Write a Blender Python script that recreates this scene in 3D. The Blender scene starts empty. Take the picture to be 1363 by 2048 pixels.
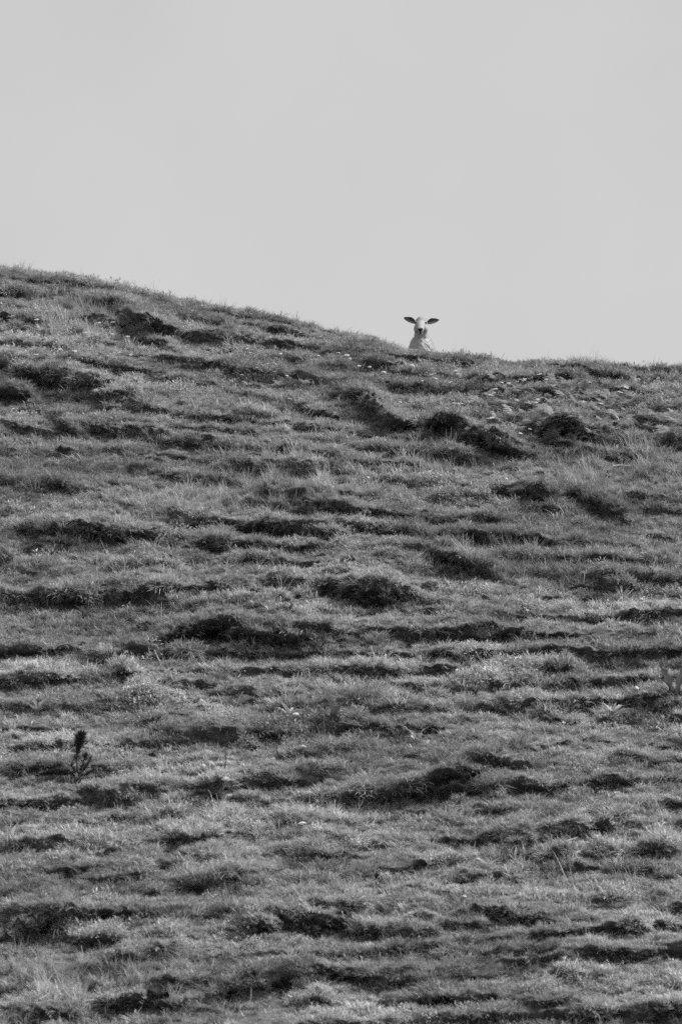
import bpy, bmesh, math, random
import numpy as np
from mathutils import Vector, Matrix
from mathutils.bvhtree import BVHTree

random.seed(7)
RNG = np.random.default_rng(11)
sc = bpy.context.scene
C = sc.collection
R = math.radians

# ---------------------------------------------------------------- camera
PW, PH = 1363.0, 2048.0              # photograph size; pixels below are photograph pixels
LENS, SENS = 200.0, 24.0
FPX = PW * LENS / SENS
PITCH = R(15.15)
CAM = Vector((0, 0, 1.6))
cd = bpy.data.cameras.new('camera'); cam = bpy.data.objects.new('camera', cd); C.objects.link(cam)
cam.location = CAM; cam.rotation_euler = (R(90) + PITCH, 0, 0)
cd.sensor_fit = 'HORIZONTAL'; cd.sensor_width = SENS; cd.lens = LENS
cd.clip_start = 0.5; cd.clip_end = 3000
cd.dof.use_dof = True; cd.dof.focus_distance = 58.5; cd.dof.aperture_fstop = 4.0
sc.camera = cam
sc.render.resolution_x = 681; sc.render.resolution_y = 1024
cy_ = sc.cycles; cy_.max_bounces = 4; cy_.diffuse_bounces = 2; cy_.glossy_bounces = 1; cy_.transmission_bounces = 2; cy_.use_denoising = False; cy_.use_adaptive_sampling = True; cy_.adaptive_threshold = .012

# ---------------------------------------------------------------- sky, sun, exposure
SUN_EL, SUN_AZ = R(57), R(84)        # azimuth measured from +Y (up the hill) towards +X (right)
w = bpy.data.worlds.new('World'); sc.world = w; w.use_nodes = True
nt = w.node_tree; nt.nodes.clear()
sky = nt.nodes.new('ShaderNodeTexSky'); sky.sky_type = 'NISHITA'; sky.sun_disc = False
sky.sun_elevation = SUN_EL; sky.sun_rotation = SUN_AZ
sbw = nt.nodes.new('ShaderNodeRGBToBW'); nt.links.new(sky.outputs[0], sbw.inputs[0])
bgs = nt.nodes.new('ShaderNodeBackground'); bgs.inputs[1].default_value = 0.024
nt.links.new(sbw.outputs[0], bgs.inputs[0])
tc = nt.nodes.new('ShaderNodeTexCoord')
cn = nt.nodes.new('ShaderNodeTexNoise'); cn.inputs['Scale'].default_value = 24; cn.inputs['Detail'].default_value = 3
nt.links.new(tc.outputs['Generated'], cn.inputs['Vector'])
cmr = nt.nodes.new('ShaderNodeMapRange'); cmr.inputs['From Min'].default_value = .3; cmr.inputs['From Max'].default_value = .7
cmr.inputs['To Min'].default_value = .216; cmr.inputs['To Max'].default_value = .232
nt.links.new(cn.outputs[0], cmr.inputs[0])
bgc = nt.nodes.new('ShaderNodeBackground')            # the even cloud layer
nt.links.new(cmr.outputs[0], bgc.inputs[0])
ad = nt.nodes.new('ShaderNodeAddShader'); wo = nt.nodes.new('ShaderNodeOutputWorld')
nt.links.new(bgs.outputs[0], ad.inputs[0]); nt.links.new(bgc.outputs[0], ad.inputs[1]); nt.links.new(ad.outputs[0], wo.inputs[0])

sd = bpy.data.lights.new('sun', 'SUN'); sun = bpy.data.objects.new('sun', sd); C.objects.link(sun)
sd.energy = 4.0; sd.angle = R(42); sd.color = (1, 1, 1)
sdir = Vector((math.cos(SUN_EL)*math.sin(SUN_AZ), math.cos(SUN_EL)*math.cos(SUN_AZ), math.sin(SUN_EL)))
sun.rotation_euler = sdir.to_track_quat('Z', 'Y').to_euler(); sun.location = (20, 20, 60)
sc.view_settings.view_transform = 'Standard'; sc.view_settings.look = 'None'
sc.view_settings.exposure = 1.08; sc.view_settings.gamma = 1.0; sc.view_settings.use_curve_mapping = False

# ---------------------------------------------------------------- helpers
def fcol(v): return (v, v, v, 1)

def mat_simple(name, v, rough=.8, trans=0.0, var=0.0, scale=30, inst=False):
    """grey procedural material: noise variation, optional translucency, optional per-instance tint"""
    m = bpy.data.materials.new(name); m.use_nodes = True
    t = m.node_tree; t.nodes.clear(); N = t.nodes.new; L = t.links.new
    out = N('ShaderNodeOutputMaterial')
    tcx = N('ShaderNodeTexCoord'); no = N('ShaderNodeTexNoise'); no.inputs['Scale'].default_value = scale; no.inputs['Detail'].default_value = 4
    L(tcx.outputs['Object'], no.inputs['Vector'])
    mr = N('ShaderNodeMapRange'); mr.inputs['From Min'].default_value = .3; mr.inputs['From Max'].default_value = .7
    mr.inputs['To Min'].default_value = v*(1-var); mr.inputs['To Max'].default_value = v*(1+var)
    L(no.outputs[0], mr.inputs[0]); col = mr.outputs[0]
    if inst:
        at = N('ShaderNodeAttribute'); at.attribute_type = 'INSTANCER'; at.attribute_name = 'tint'
        mu = N('ShaderNodeMath'); mu.operation = 'MULTIPLY'; L(col, mu.inputs[0]); L(at.outputs['Fac'], mu.inputs[1])
        a2 = N('ShaderNodeAttribute'); a2.attribute_name = 'tone'
        m2 = N('ShaderNodeMath'); m2.operation = 'MULTIPLY'; m2.use_clamp = True; L(mu.outputs[0], m2.inputs[0]); L(a2.outputs['Fac'], m2.inputs[1]); col = m2.outputs[0]
    p = N('ShaderNodeBsdfPrincipled'); p.inputs['Roughness'].default_value = rough; p.inputs['Specular IOR Level'].default_value = .25
    L(col, p.inputs['Base Color'])
    if trans > 0:
        tr = N('ShaderNodeBsdfTranslucent'); L(col, tr.inputs['Color'])
        mx = N('ShaderNodeMixShader'); mx.inputs[0].default_value = trans
        L(p.outputs[0], mx.inputs[1]); L(tr.outputs[0], mx.inputs[2]); L(mx.outputs[0], out.inputs[0])
    else:
        L(p.outputs[0], out.inputs[0])
    return m

def mesh_obj(name, verts, faces, mat, parent=None, smooth=False):
    me = bpy.data.meshes.new(name); me.from_pydata([tuple(v) for v in verts], [], faces); me.update()
    if smooth: me.polygons.foreach_set('use_smooth', [True]*len(me.polygons))
    if mat: me.materials.append(mat)
    o = bpy.data.objects.new(name, me); C.objects.link(o)
    if parent: o.parent = parent
    return o

def tag(o, label=None, cat=None, group=None, kind=None):
    if label: o['label'] = label
    if cat: o['category'] = cat
    if group: o['group'] = group
    if kind: o['kind'] = kind
    return o

def empty(name, loc, rot=None):
    o = bpy.data.objects.new(name, None); C.objects.link(o); o.location = loc; o.empty_display_size = .1
    if rot is not None: o.rotation_euler = rot
    return o

_T = RNG.random((256, 256))
def vnoise(x, y):
    xi = np.floor(x).astype(int); yi = np.floor(y).astype(int); fx = x-xi; fy = y-yi
    fx = fx*fx*(3-2*fx); fy = fy*fy*(3-2*fy)
    a = _T[xi & 255, yi & 255]; b = _T[(xi+1) & 255, yi & 255]; c = _T[xi & 255, (yi+1) & 255]; d = _T[(xi+1) & 255, (yi+1) & 255]
    return (a*(1-fx)+b*fx)*(1-fy)+(c*(1-fx)+d*fx)*fy
def fbm(x, y, o=4):
    s = np.zeros_like(x); a = .5; f = 1.0
    for k in range(o):
        s += a*(vnoise(x*f+17.3*k, y*f+9.1*k)*2-1); a *= .5; f *= 2.03
    return s
def sstep(a, b, x):
    t = np.clip((x-a)/(b-a), 0, 1); return t*t*(3-2*t)

def ray_dir(px, py):
    d = Vector(((px-PW/2)/FPX, 1, -(py-PH/2)/FPX))
    return Matrix.Rotation(PITCH, 3, 'X') @ d
def project(P):
    """world array (...,3) -> photograph pixels"""
    x = P[..., 0]-CAM.x; y = P[..., 1]-CAM.y; z = P[..., 2]-CAM.z
    cy = y*math.cos(PITCH)+z*math.sin(PITCH); cz = -y*math.sin(PITCH)+z*math.cos(PITCH)
    return PW/2+FPX*x/cy, PH/2-FPX*cz/cy

# ---------------------------------------------------------------- hillside: base form
SL = R(35); YF = 30.9                 # slope angle and foot of the slope; v is the distance up the slope
_s = np.linspace(-2.4, 420, 42241)
_th = np.where(_s < 0, SL+(R(16.8)-SL)*sstep(-2.4, 0, _s), R(16.8)*(1-sstep(0, 1.6, _s))-R(5)*sstep(3, 9, _s))
_ds = _s[1]-_s[0]
_cy = np.concatenate([[0], np.cumsum(np.cos(_th[:-1])*_ds)]); _cz = np.concatenate([[0], np.cumsum(np.sin(_th[:-1])*_ds)])
def plane_v(v):
    y = np.where(v > 0, YF+v*math.cos(SL), YF+v)
    z = np.where(v > 0, v*math.sin(SL), 0.0)
    return y, z
def base_pt(v, vc):
    s = v-vc
    y0, z0 = plane_v(np.minimum(v, vc-2.4))
    yc = np.interp(s, _s, _cy); zc = np.interp(s, _s, _cz)
    up = s > -2.4
    return np.where(up, y0+yc, y0), np.where(up, z0+zc, z0)

SIL = [(-700,465),(-300,497),(0,536),(50,544),(100,551),(150,556),(200,568),(250,580),(300,590),(370,603),(420,613),(500,627),(560,640),
       (620,654),(650,665),(700,673),(745,679),(762,689),(800,698),(818,703),(866,708),(900,712),(950,717),(1000,725),(1040,730),
       (1060,727),(1100,724),(1150,725),(1200,730),(1240,735),(1290,737),(1363,738),(1600,760),(2000,800)]
_cx, _cv = [], []
for px, py in SIL:
    lo, hi = 5.0, 80.0
    d = ray_dir(px, py)
    for _ in range(50):
        mid = (lo+hi)/2
        y, z = base_pt(np.array(mid), np.array(mid))
        x = d.x/d.y*float(y)
        _, ppy = project(np.array([x, float(y), float(z)]))
        if ppy > py: lo = mid
        else: hi = mid
    _cx.append(x); _cv.append(mid)
def v_crest(x): return np.interp(x, _cx, _cv)

def pix_xv(px, py):
    d = ray_dir(px, py); x = d.x/d.y*52
    for _ in range(4):
        vc = float(v_crest(x)); lo, hi = 0.0, vc
        for _ in range(40):
            mid = (lo+hi)/2; y, z = base_pt(np.array(mid), np.array(vc))
            _, ppy = project(np.array([x, float(y), float(z)]))
            if ppy > py: lo = mid
            else: hi = mid
        x = d.x/d.y*float(y)
    return x, mid, float(y)

# ---------------------------------------------------------------- hillside: relief
def stretch(a, b, step, far, n):
    core = np.arange(a, b+step/2, step)
    g = np.geomspace(.06, far, n)
    return core, g
xc, g = stretch(-5.6, 5.6, .025, 330, 34); XS = np.concatenate([(-5.6-g)[::-1], xc, 5.6+g])
vcore = np.arange(15.2, 38.6, .0215)
VS = np.concatenate([-(np.geomspace(.3, 160, 22))[::-1], np.linspace(0, 15.0, 50), vcore, 38.6+np.geomspace(.06, 360, 36)])
VV, XX = np.meshgrid(VS, XS, indexing='ij')
VC = v_crest(XX)
BY, BZ = base_pt(VV, VC)
SS = VV-VC

# dark earth banks read off the photograph: px, py, width, height, tilt (deg, + = falls to the right), strength
BANKS = """20 591 60 20 5 .8;196 611 80 20 20 .7;260 645 70 22 25 .95;324 665 60 18 8 .9;236 576 40 9 15 .9;273 581 25 7 15 .8;371 605 30 14 15 .6
13 750 45 25 5 .8;150 785 150 30 14 .95;34 797 60 25 5 .6;341 625 30 15 10 .5;243 750 90 14 3 .6;381 770 70 18 5 .4;270 832 60 14 3 .5;263 869 130 22 9 .85
138 861 50 20 28 .8;24 858 70 14 10 .8;199 699 60 14 3 .4;324 699 60 25 25 .6;337 832 80 12 5 .4;619 668 40 14 10 .6;666 697 50 10 5 .6;713 813 70 20 20 .95
754 843 60 20 38 .95;815 865 110 20 5 .95;875 870 60 16 4 .9;735 828 50 14 35 .9;785 858 60 14 15 .9;905 874 60 14 10 .9;966 900 60 14 20 .9;855 780 100 12 8 .5;625 830 120 25 14 .6;531 806 70 10 14 .6;497 840 80 20 5 .5;612 951 110 35 3 .6
764 953 70 15 5 .6;484 894 130 25 4 .5;838 925 150 30 5 .45;463 948 50 14 0 .7;592 1002 110 20 4 .7;1131 872 85 36 0 1.0;1233 860 40 14 0 .8;999 777 40 14 10 .8
1104 767 40 10 10 .7;1158 762 40 20 0 .7;1240 748 80 18 0 .75;1342 745 50 20 0 .85;1355 894 40 30 0 .7;934 882 120 22 14 .95;998 914 100 18 12 .95;1090 962 40 12 0 .7
1076 1013 60 35 5 .7;1189 1020 60 25 18 .9;1236 1044 50 15 10 .8;1029 990 90 20 5 .5;944 1085 60 22 18 .7;998 1095 60 20 5 .6;1270 1081 60 12 8 .7;1335 986 50 14 5 .5
1321 949 80 14 5 .5;189 1074 150 45 4 .7;145 1098 80 25 0 .7;280 1145 110 18 0 .8;375 1059 70 28 0 .75;10 1071 40 14 5 .6;10 1128 40 20 5 .8;432 1105 70 18 5 .7
132 1199 70 28 0 .75;277 1199 100 30 0 .75;388 1197 140 22 0 .85;132 1273 40 15 0 .6;51 1277 60 12 -4 .5;67 1314 160 14 -4 .6;169 1332 60 12 -4 .7;250 1354 40 22 -10 .8
78 1370 90 14 0 .6;354 1375 120 30 0 .55;324 1297 100 25 -15 .8;528 1287 200 40 1 1.0;430 1277 90 22 -10 .9;646 1278 70 15 0 .6;605 1078 120 25 12 .85;696 1062 70 15 14 .8
774 1027 60 10 0 .75;632 1020 120 22 12 .8;787 1140 120 18 -6 .8;885 1130 80 25 8 .8;571 1175 100 22 10 .7;659 1169 60 22 0 .8;500 1138 80 14 0 .7;460 1192 60 25 -8 .7
541 1206 60 20 14 .6;737 1203 120 42 3 .95;639 1221 100 12 0 .7;835 1203 90 18 10 .6;804 1280 120 18 -8 .5;777 1348 100 20 0 .65;900 1315 60 20 0 .5;609 1351 60 12 0 .7
555 1391 130 25 0 .5;706 1412 60 16 0 .7;652 1452 60 14 0 .8;914 1137 60 20 14 .8;958 1151 60 14 18 .8;1226 1141 150 22 4 .85;1138 1145 80 9 3 .7;1321 1149 50 12 0 .8
1182 1180 80 18 5 .8;1240 1182 60 18 15 .8;1090 1188 70 10 5 .7;1328 1236 90 14 -5 .8;944 1266 60 18 0 .8;988 1266 40 12 0 .6;1066 1253 25 10 5 .7;1192 1290 110 9 0 .6
920 1338 40 14 0 .7;944 1317 40 14 0 .6;1104 1355 80 30 0 .8;1009 1368 60 20 0 .6;1223 1334 60 9 0 .5;1284 1365 100 12 0 .6;985 1412 50 10 -5 .6;1083 1409 50 12 0 .6
1325 1423 70 25 0 .8;1352 1445 40 18 0 .8;1124 1440 60 14 5 .7;937 1443 80 12 0 .6;968 1487 110 12 -3 .6;1046 1512 60 18 -8 .85;1260 1523 40 14 0 .8;981 1542 100 20 3 .8
1356 1491 60 14 -8 .7;1168 1556 120 11 0 .6;91 1466 110 11 0 .6;34 1484 30 12 0 .7;111 1537 120 20 -8 .8;40 1550 80 10 -5 .7;196 1548 60 12 0 .6;240 1541 40 8 0 .7
348 1467 40 10 0 .8;398 1471 140 30 0 .5;132 1592 80 10 0 .7;44 1609 120 18 4 .75;209 1599 80 22 0 .7;300 1582 80 16 -4 .6;381 1612 80 18 -8 .75;422 1599 60 20 0 .75
442 1582 30 18 0 .8;236 1612 60 14 0 .8;13 1640 50 12 5 .7;189 1648 50 14 -8 .5;253 1638 60 8 0 .6;27 1673 80 18 0 .65;135 1693 120 14 0 .55;395 1683 110 28 -6 .75
398 1720 60 22 8 .75;250 1704 100 20 -8 .55;135 1757 70 14 0 .75;223 1768 80 20 3 .8;283 1757 30 20 0 .8;401 1778 70 18 8 .75;445 1771 50 14 -8 .7;230 1842 80 22 0 .8
101 1849 160 30 0 .75;517 1576 160 16 -6 .75;848 1580 150 25 -12 .9;930 1566 90 28 -4 1.0;767 1603 90 15 -6 .7;683 1654 40 14 0 .75;566 1654 40 16 -8 .75;602 1643 40 14 0 .7
634 1654 40 14 0 .7;652 1718 80 25 0 .85;666 1691 100 20 0 .6;791 1748 100 20 -12 .95;814 1785 120 18 -4 .55;855 1458 80 18 5 .8;700 1453 70 13 0 .7;494 1751 60 14 -8 .7
467 1765 50 18 0 .75;602 1772 80 14 0 .6;1022 1574 40 14 0 .75;988 1601 40 14 0 .75;1182 1574 50 12 0 .75;1260 1594 50 10 0 .8;1152 1614 60 12 0 .5;1332 1611 40 9 0 .7
1240 1645 60 22 -10 .8;1213 1662 100 20 -8 .85;1267 1675 40 12 0 .7;1063 1652 100 18 -12 .6;1039 1699 50 28 5 .85;1104 1686 90 22 -8 .75;1311 1706 50 20 0 .8;1138 1740 80 18 0 .75
1274 1747 60 12 0 .75;1345 1757 50 16 -5 .85;951 1760 90 28 0 .55;1083 1805 50 14 0 .8;1202 1805 70 12 0 .7;1349 1832 50 30 0 .9;1032 1842 90 26 6 .95;1131 1849 90 14 -4 .8
1264 1869 60 20 0 .8;927 1862 90 22 0 .75;951 1832 40 14 0 .7;1015 1920 60 16 0 .75;1094 1915 70 12 -4 .85;1219 1915 120 10 0 .75;948 1964 70 11 -2 .85;1009 1959 40 10 0 .7
1138 1957 90 18 3 .7;961 2005 50 22 0 .85;910 2008 40 16 0 .7;1104 2012 120 30 0 .75;1240 1990 50 10 0 .7;1287 1995 50 10 0 .75;103 1864 100 46 0 .85;205 1895 60 18 0 .8
295 1921 110 35 -6 .8;20 1918 60 20 0 .75;329 1864 40 14 0 .85;270 1957 100 14 0 .6;64 1977 60 16 -10 .6;103 2031 110 25 0 .85;295 2008 120 40 0 .75;603 1856 130 36 -3 1.0
665 1829 80 25 0 .8;529 1869 40 14 0 .9;742 1866 80 25 4 .85;828 1882 50 24 0 1.0;837 1851 40 20 0 .9;659 1903 30 12 0 .7;526 1986 120 35 -6 .75;612 1956 60 20 0 .7
702 1965 100 28 0 .75;782 1968 60 20 0 .75;865 2008 80 25 0 .85;646 2014 40 16 0 .8;742 1826 60 16 0 .8;40 2040 90 16 0 .8;1330 2030 80 14 0 .6;420 1840 90 14 -4 .6;470 1905 90 14 0 .5"""
FORE = math.sin(SL-R(13.8))
D = np.zeros_like(XX); BARE = np.zeros_like(XX)
wob = fbm(XX*2.3, VV*2.0, 3); wob2 = fbm(XX*7+31, VV*6+5, 3); wob3 = fbm(XX*19+3, VV*14+8, 2)
def add_bank(x0, v0, W, H, tilt, st, bare=1.0):
    i0, i1 = np.searchsorted(VS, [v0-2.2*H-.3-abs(tilt)*W*.03, v0+10*H+.3+abs(tilt)*W*.03]); j0, j1 = np.searchsorted(XS, [x0-1.1*W, x0+1.1*W])
    if i1 <= i0 or j1 <= j0: return
    sl = (slice(i0, i1), slice(j0, j1))
    a = XX[sl]-x0
    b = VV[sl]-v0+a*math.tan(R(tilt))/FORE+.45*H*wob[sl]+.5*H*wob2[sl]+.35*H*wob3[sl]
    a = a+.2*W*wob[sl]+.25*W*wob2[sl]
    win = np.exp(-np.abs(a/(.54*W))**2.6)
    hw = H/2*(.35+.65*win)                                  # the bank tapers to its ends
    rise = sstep(-hw, hw*.75, b)
    dec = np.where(b > hw*.75, np.exp(-((b-hw*.75)/(2.0*H))**1.2), 1)
    A = 1.45*(.24+.76*st)*H*math.cos(SL)
    D[sl] += A*win*(rise*dec) - .22*A*win*np.exp(-((b+.75*hw)/(.6*hw))**2)
    if bare:
        m = win*sstep(-hw*1.15, -hw*.7, b)*(1-sstep(hw*.45, hw*.85, b))
        BARE[sl] = np.maximum(BARE[sl], m*bare*np.clip((st-.6)/.4, .08, 1)*np.clip(.95+1.6*wob2[sl]+1.2*wob3[sl], 0, 1))
for row in BANKS.replace('\n', ';').split(';'):
    px, py, bw, bh, tl, st = map(float, row.split())
    x0, v0, y0 = pix_xv(px, py)
    ppm = FPX/(y0/math.cos(R(14)))
    add_bank(x0, v0, 1.4*bw/ppm, .76*bh/ppm/FORE*min(1, .55+.5*st), tl, st, bare=1.0)
# small hummocks and steps everywhere between them
for k in range(4200):
    x0 = RNG.uniform(-5.4, 5.4); v0 = RNG.uniform(15.4, 34.5)
    if v0 > v_crest(x0)-.8: continue
    W = RNG.uniform(.08, .5)*RNG.uniform(.6, 1.2); H = RNG.uniform(.03, .09)
    add_bank(x0, v0, W, H, RNG.uniform(-9, 6)+(8 if v0 > 27 else -3), RNG.uniform(.35, .8), bare=.35)
FADE = sstep(-.1, 1.6, -SS)                                # relief dies out at the crest
near = sstep(13, 16, VV)
D *= FADE*near
# sheep-worn terracettes: thin broken ledges that follow the contour
TAU = .16-.46*sstep(21, 30, VV)
PHI = (VV-TAU*XX+.40*fbm(XX*.45+4, VV*.6, 3)+.10*fbm(XX*2.1, VV*2.4, 3)+.03*wob2)/.52
LEDGE = np.floor(PHI); FR_ = PHI-LEDGE
PROF = np.where(FR_ < .27, sstep(0, .27, FR_), 1-((FR_-.27)/.73)**.9)
AMP = np.clip(.58+1.8*fbm(XX*.48+LEDGE*13.7, LEDGE*7.31+.5, 3), .0, 1.15)
D += .19*AMP*PROF*FADE*near
BARE = np.maximum(BARE, np.clip((AMP-.7), 0, .5)*.6*(FR_ < .28)*(FR_ > .04)*np.clip(.8+2*wob3, 0, 1)*FADE*near)
ter = fbm(XX*.35+VV*.05, VV*1.15+.25*fbm(XX*.8, VV*.8, 2), 3)
NZ = .05*fbm(XX*1.1+3, VV*1.0, 4)+.035*fbm(XX*6, VV*6, 4)
LUMP = fbm(XX*11+7, VV*8+3, 3)*.045
D += FADE*near*(.10*ter)+FADE*.10*fbm(XX*.25, VV*.3, 2)*near
PX = XX.copy(); PY = BY-D; PZ = BZ+(NZ*.55+LUMP)*(.5+.5*FADE)+.012*fbm(XX*24, VV*20, 2)
far = np.maximum(sstep(8, 60, np.abs(XX)), sstep(6, 40, SS))
PZ += far*1.2*fbm(XX*.05, VV*.05, 3)
# bring the finished skyline onto the one in the photograph (turf tips reach a little above the ground)
_pu, _pv = project(np.stack([PX, PY, PZ], -1)); _cols = np.where((VV > 25) & (VV < 60), _pv, 1e9)
_top = _cols.min(0); _ppx = _pu[_cols.argmin(0), np.arange(XX.shape[1])]
_tgt = np.interp(_ppx, [q[0] for q in SIL], [q[1]-3 for q in SIL])
_dz = np.where(np.abs(XS) < 5.6, (_top-_tgt)*58/FPX, 0)
_dz = np.convolve(np.pad(_dz, 12, 'edge'), np.ones(25)/25, 'valid')
PZ += _dz[None, :]*sstep(-3.5, -.4, SS)*(1-sstep(6, 20, SS))
nv, nx = XX.shape
P = np.stack([PX, PY, PZ], -1)

soil = bpy.data.materials.new('hillside_soil'); soil.use_nodes = True
t = soil.node_tree; N = t.nodes.new; L = t.links.new; pb = t.nodes['Principled BSDF']
pb.inputs['Roughness'].default_value = .95; pb.inputs['Specular IOR Level'].default_value = .1
ab = N('ShaderNodeAttribute'); ab.attribute_name = 'bare'
tcs = N('ShaderNodeTexCoord'); n1 = N('ShaderNodeTexNoise'); n1.inputs['Scale'].default_value = 14; n1.inputs['Detail'].default_value = 8; n1.inputs['Roughness'].default_value = .7
L(tcs.outputs['Object'], n1.inputs['Vector'])
r1 = N('ShaderNodeMapRange'); r1.inputs['From Min'].default_value = .3; r1.inputs['From Max'].default_value = .7; r1.inputs['To Min'].default_value = .05; r1.inputs['To Max'].default_value = .16
r2 = N('ShaderNodeMapRange'); r2.inputs['From Min'].default_value = .35; r2.inputs['From Max'].default_value = .75; r2.inputs['To Min'].default_value = .04; r2.inputs['To Max'].default_value = .12
L(n1.outputs[0], r1.inputs[0]); L(n1.outputs[0], r2.inputs[0])
mx = N('ShaderNodeMix'); mx.data_type = 'FLOAT'; L(ab.outputs['Fac'], mx.inputs[0]); L(r1.outputs[0], mx.inputs[2]); L(r2.outputs[0], mx.inputs[3])
L(mx.outputs[0], pb.inputs['Base Color'])
bp = N('ShaderNodeBump'); bp.inputs['Strength'].default_value = .8; bp.inputs['Distance'].default_value = .03
L(n1.outputs[0], bp.inputs['Height']); L(bp.outputs[0], pb.inputs['Normal'])

me = bpy.data.meshes.new('hillside')
idx = np.arange(nv*nx).reshape(nv, nx)
quads = np.stack([idx[:-1, :-1], idx[:-1, 1:], idx[1:, 1:], idx[1:, :-1]], -1).reshape(-1, 4)
me.vertices.add(nv*nx); me.vertices.foreach_set('co', P.reshape(-1))
me.loops.add(quads.size); me.loops.foreach_set('vertex_index', quads.reshape(-1).astype(np.int32))
me.polygons.add(len(quads)); me.polygons.foreach_set('loop_start', np.arange(0, quads.size, 4, dtype=np.int32))
me.update(calc_edges=True)
me.polygons.foreach_set('use_smooth', np.ones(len(quads), bool))
me.attributes.new('bare', 'FLOAT', 'POINT').data.foreach_set('value', BARE.reshape(-1).astype(np.float32))
me.materials.append(soil)
hill = bpy.data.objects.new('hillside', me); C.objects.link(hill); hill['kind'] = 'structure'

# ray-cast helper on the part of the hill in view
ci0, ci1 = np.searchsorted(VS, [15.0, 38.6])
sub = idx[ci0:ci1:2, 34:-34:2]
sq = np.stack([sub[:-1, :-1], sub[:-1, 1:], sub[1:, 1:], sub[1:, :-1]], -1).reshape(-1, 4)
remap = -np.ones(nv*nx, int); remap[sub.reshape(-1)] = np.arange(sub.size)
BVH = BVHTree.FromPolygons([tuple(p) for p in P.reshape(-1, 3)[sub.reshape(-1)]], remap[sq].tolist())
def hit(px, py):
    loc, nor, i, d = BVH.ray_cast(CAM, ray_dir(px, py).normalized())
    k = 0
    while loc is None and k < 40:
        py += 3; k += 1
        loc, nor, i, d = BVH.ray_cast(CAM, ray_dir(px, py).normalized())
    return loc, nor

# ---------------------------------------------------------------- grass (stuff): tuft prototypes placed on points
def tuft_mesh(name, n, rad, h0, h1, wid, lean, curl, mat, seed, up=.0):
    r = np.random.default_rng(seed); V = []; F = []; T = []
    for k in range(n):
        T += [min(2.0, max(.4, r.lognormal(-.03, .27)))]*7
        a = r.uniform(0, 6.283); q = rad*math.sqrt(r.random()); root = np.array([q*math.cos(a), q*math.sin(a), -.012])
        h = r.uniform(h0, h1); az = a+r.normal(0, .9); ln = abs(r.normal(lean, lean*.6)); wd = wid*r.uniform(.6, 1.3)
        d = np.array([math.cos(az), math.sin(az), 0]); side = np.array([-math.sin(az+r.normal(0, .8)), math.cos(az), 0]); side /= np.linalg.norm(side)
        pts = []
        for tt in (0, .45, .8, 1):
            bend = ln*tt+curl*tt*tt
            pts.append(root+d*h*bend*.8+np.array([0, 0, h*tt*(1-.35*min(1.2, bend)*tt)]))
        b = len(V)
        V += [pts[0]-side*wd*.45, pts[0]+side*wd*.45, pts[1]-side*wd*.5, pts[1]+side*wd*.5, pts[2]-side*wd*.33, pts[2]+side*wd*.33, pts[3]]
        F += [(b, b+1, b+3, b+2), (b+2, b+3, b+5, b+4), (b+4, b+5, b+6)]
    m = bpy.data.meshes.new(name); m.from_pydata([tuple(p) for p in V], [], F); m.materials.append(mat); m.update()
    m.attributes.new('tone', 'FLOAT', 'POINT').data.foreach_set('value', np.array(T, np.float32))
    return bpy.data.objects.new(name, m)

def leafy_mesh(name, n, rad, sz, mat, seed):
    """small broad leaves lying at all angles just above the turf"""
    r = np.random.default_rng(seed); V = []; F = []; T = []
    for k in range(n):
        T += [min(2.0, max(.4, r.lognormal(-.03, .27)))]*4
        a = r.uniform(0, 6.283); q = rad*math.sqrt(r.random())*1.15; z = r.uniform(.005, .07)
        az = r.uniform(0, 6.283); s = sz*r.uniform(.6, 1.3); ti = r.normal(.2, .5)
        d = np.array([math.cos(az)*math.cos(ti), math.sin(az)*math.cos(ti), math.sin(ti)]); sd_ = np.array([-math.sin(az), math.cos(az), r.normal(0, .3)])
        o = np.array([q*math.cos(a), q*math.sin(a), z]); b = len(V)
        up = np.cross(d, sd_)*s*.12
        wl = r.uniform(.12, .32); V += [o, o+d*s*.5+sd_*s*wl+up, o+d*s*r.uniform(.8, 1.5), o+d*s*.45-sd_*s*wl*.8+up]
        F += [(b, b+1, b+2), (b, b+2, b+3)]
    m = bpy.data.meshes.new(name); m.from_pydata([tuple(p) for p in V], [], F); m.materials.append(mat); m.update()
    m.attributes.new('tone', 'FLOAT', 'POINT').data.foreach_set('value', np.array(T, np.float32))
    return bpy.data.objects.new(name, m)

GM = mat_simple('grass_blade', .31, .65, .35, .25, 25, inst=True)
LM = mat_simple('herb_leaf', .33, .6, .3, .25, 25, inst=True)
protos = []
for k in range(4): protos.append(tuft_mesh('turf_tuft', 30, .062, .025, .065, .0058, .45, .5, GM, 100+k))
for k in range(4): protos.append(tuft_mesh('rough_tuft', 26, .055, .05, .115, .0055, .4, .7, GM, 200+k))
for k in range(2): protos.append(leafy_mesh('leaf_tuft', 30, .07, .027, LM, 300+k))
for k in range(3): protos.append(tuft_mesh('tall_tuft', 22, .05, .12, .28, .0048, .22, .45, GM, 400+k))
for k in range(2): protos.append(tuft_mesh('stem_tuft', 4, .03, .16, .34, .0038, .2, .2, GM, 500+k))
for k in range(2): protos.append(tuft_mesh('hang_tuft', 18, .05, .04, .10, .0050, .45, .8, GM, 600+k))
pc = bpy.data.collections.new('grass_tufts')               # kept out of the scene: only instanced
for i, o in enumerate(protos):
    o.name = 'tuft_%02d' % i; pc.objects.link(o)

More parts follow.
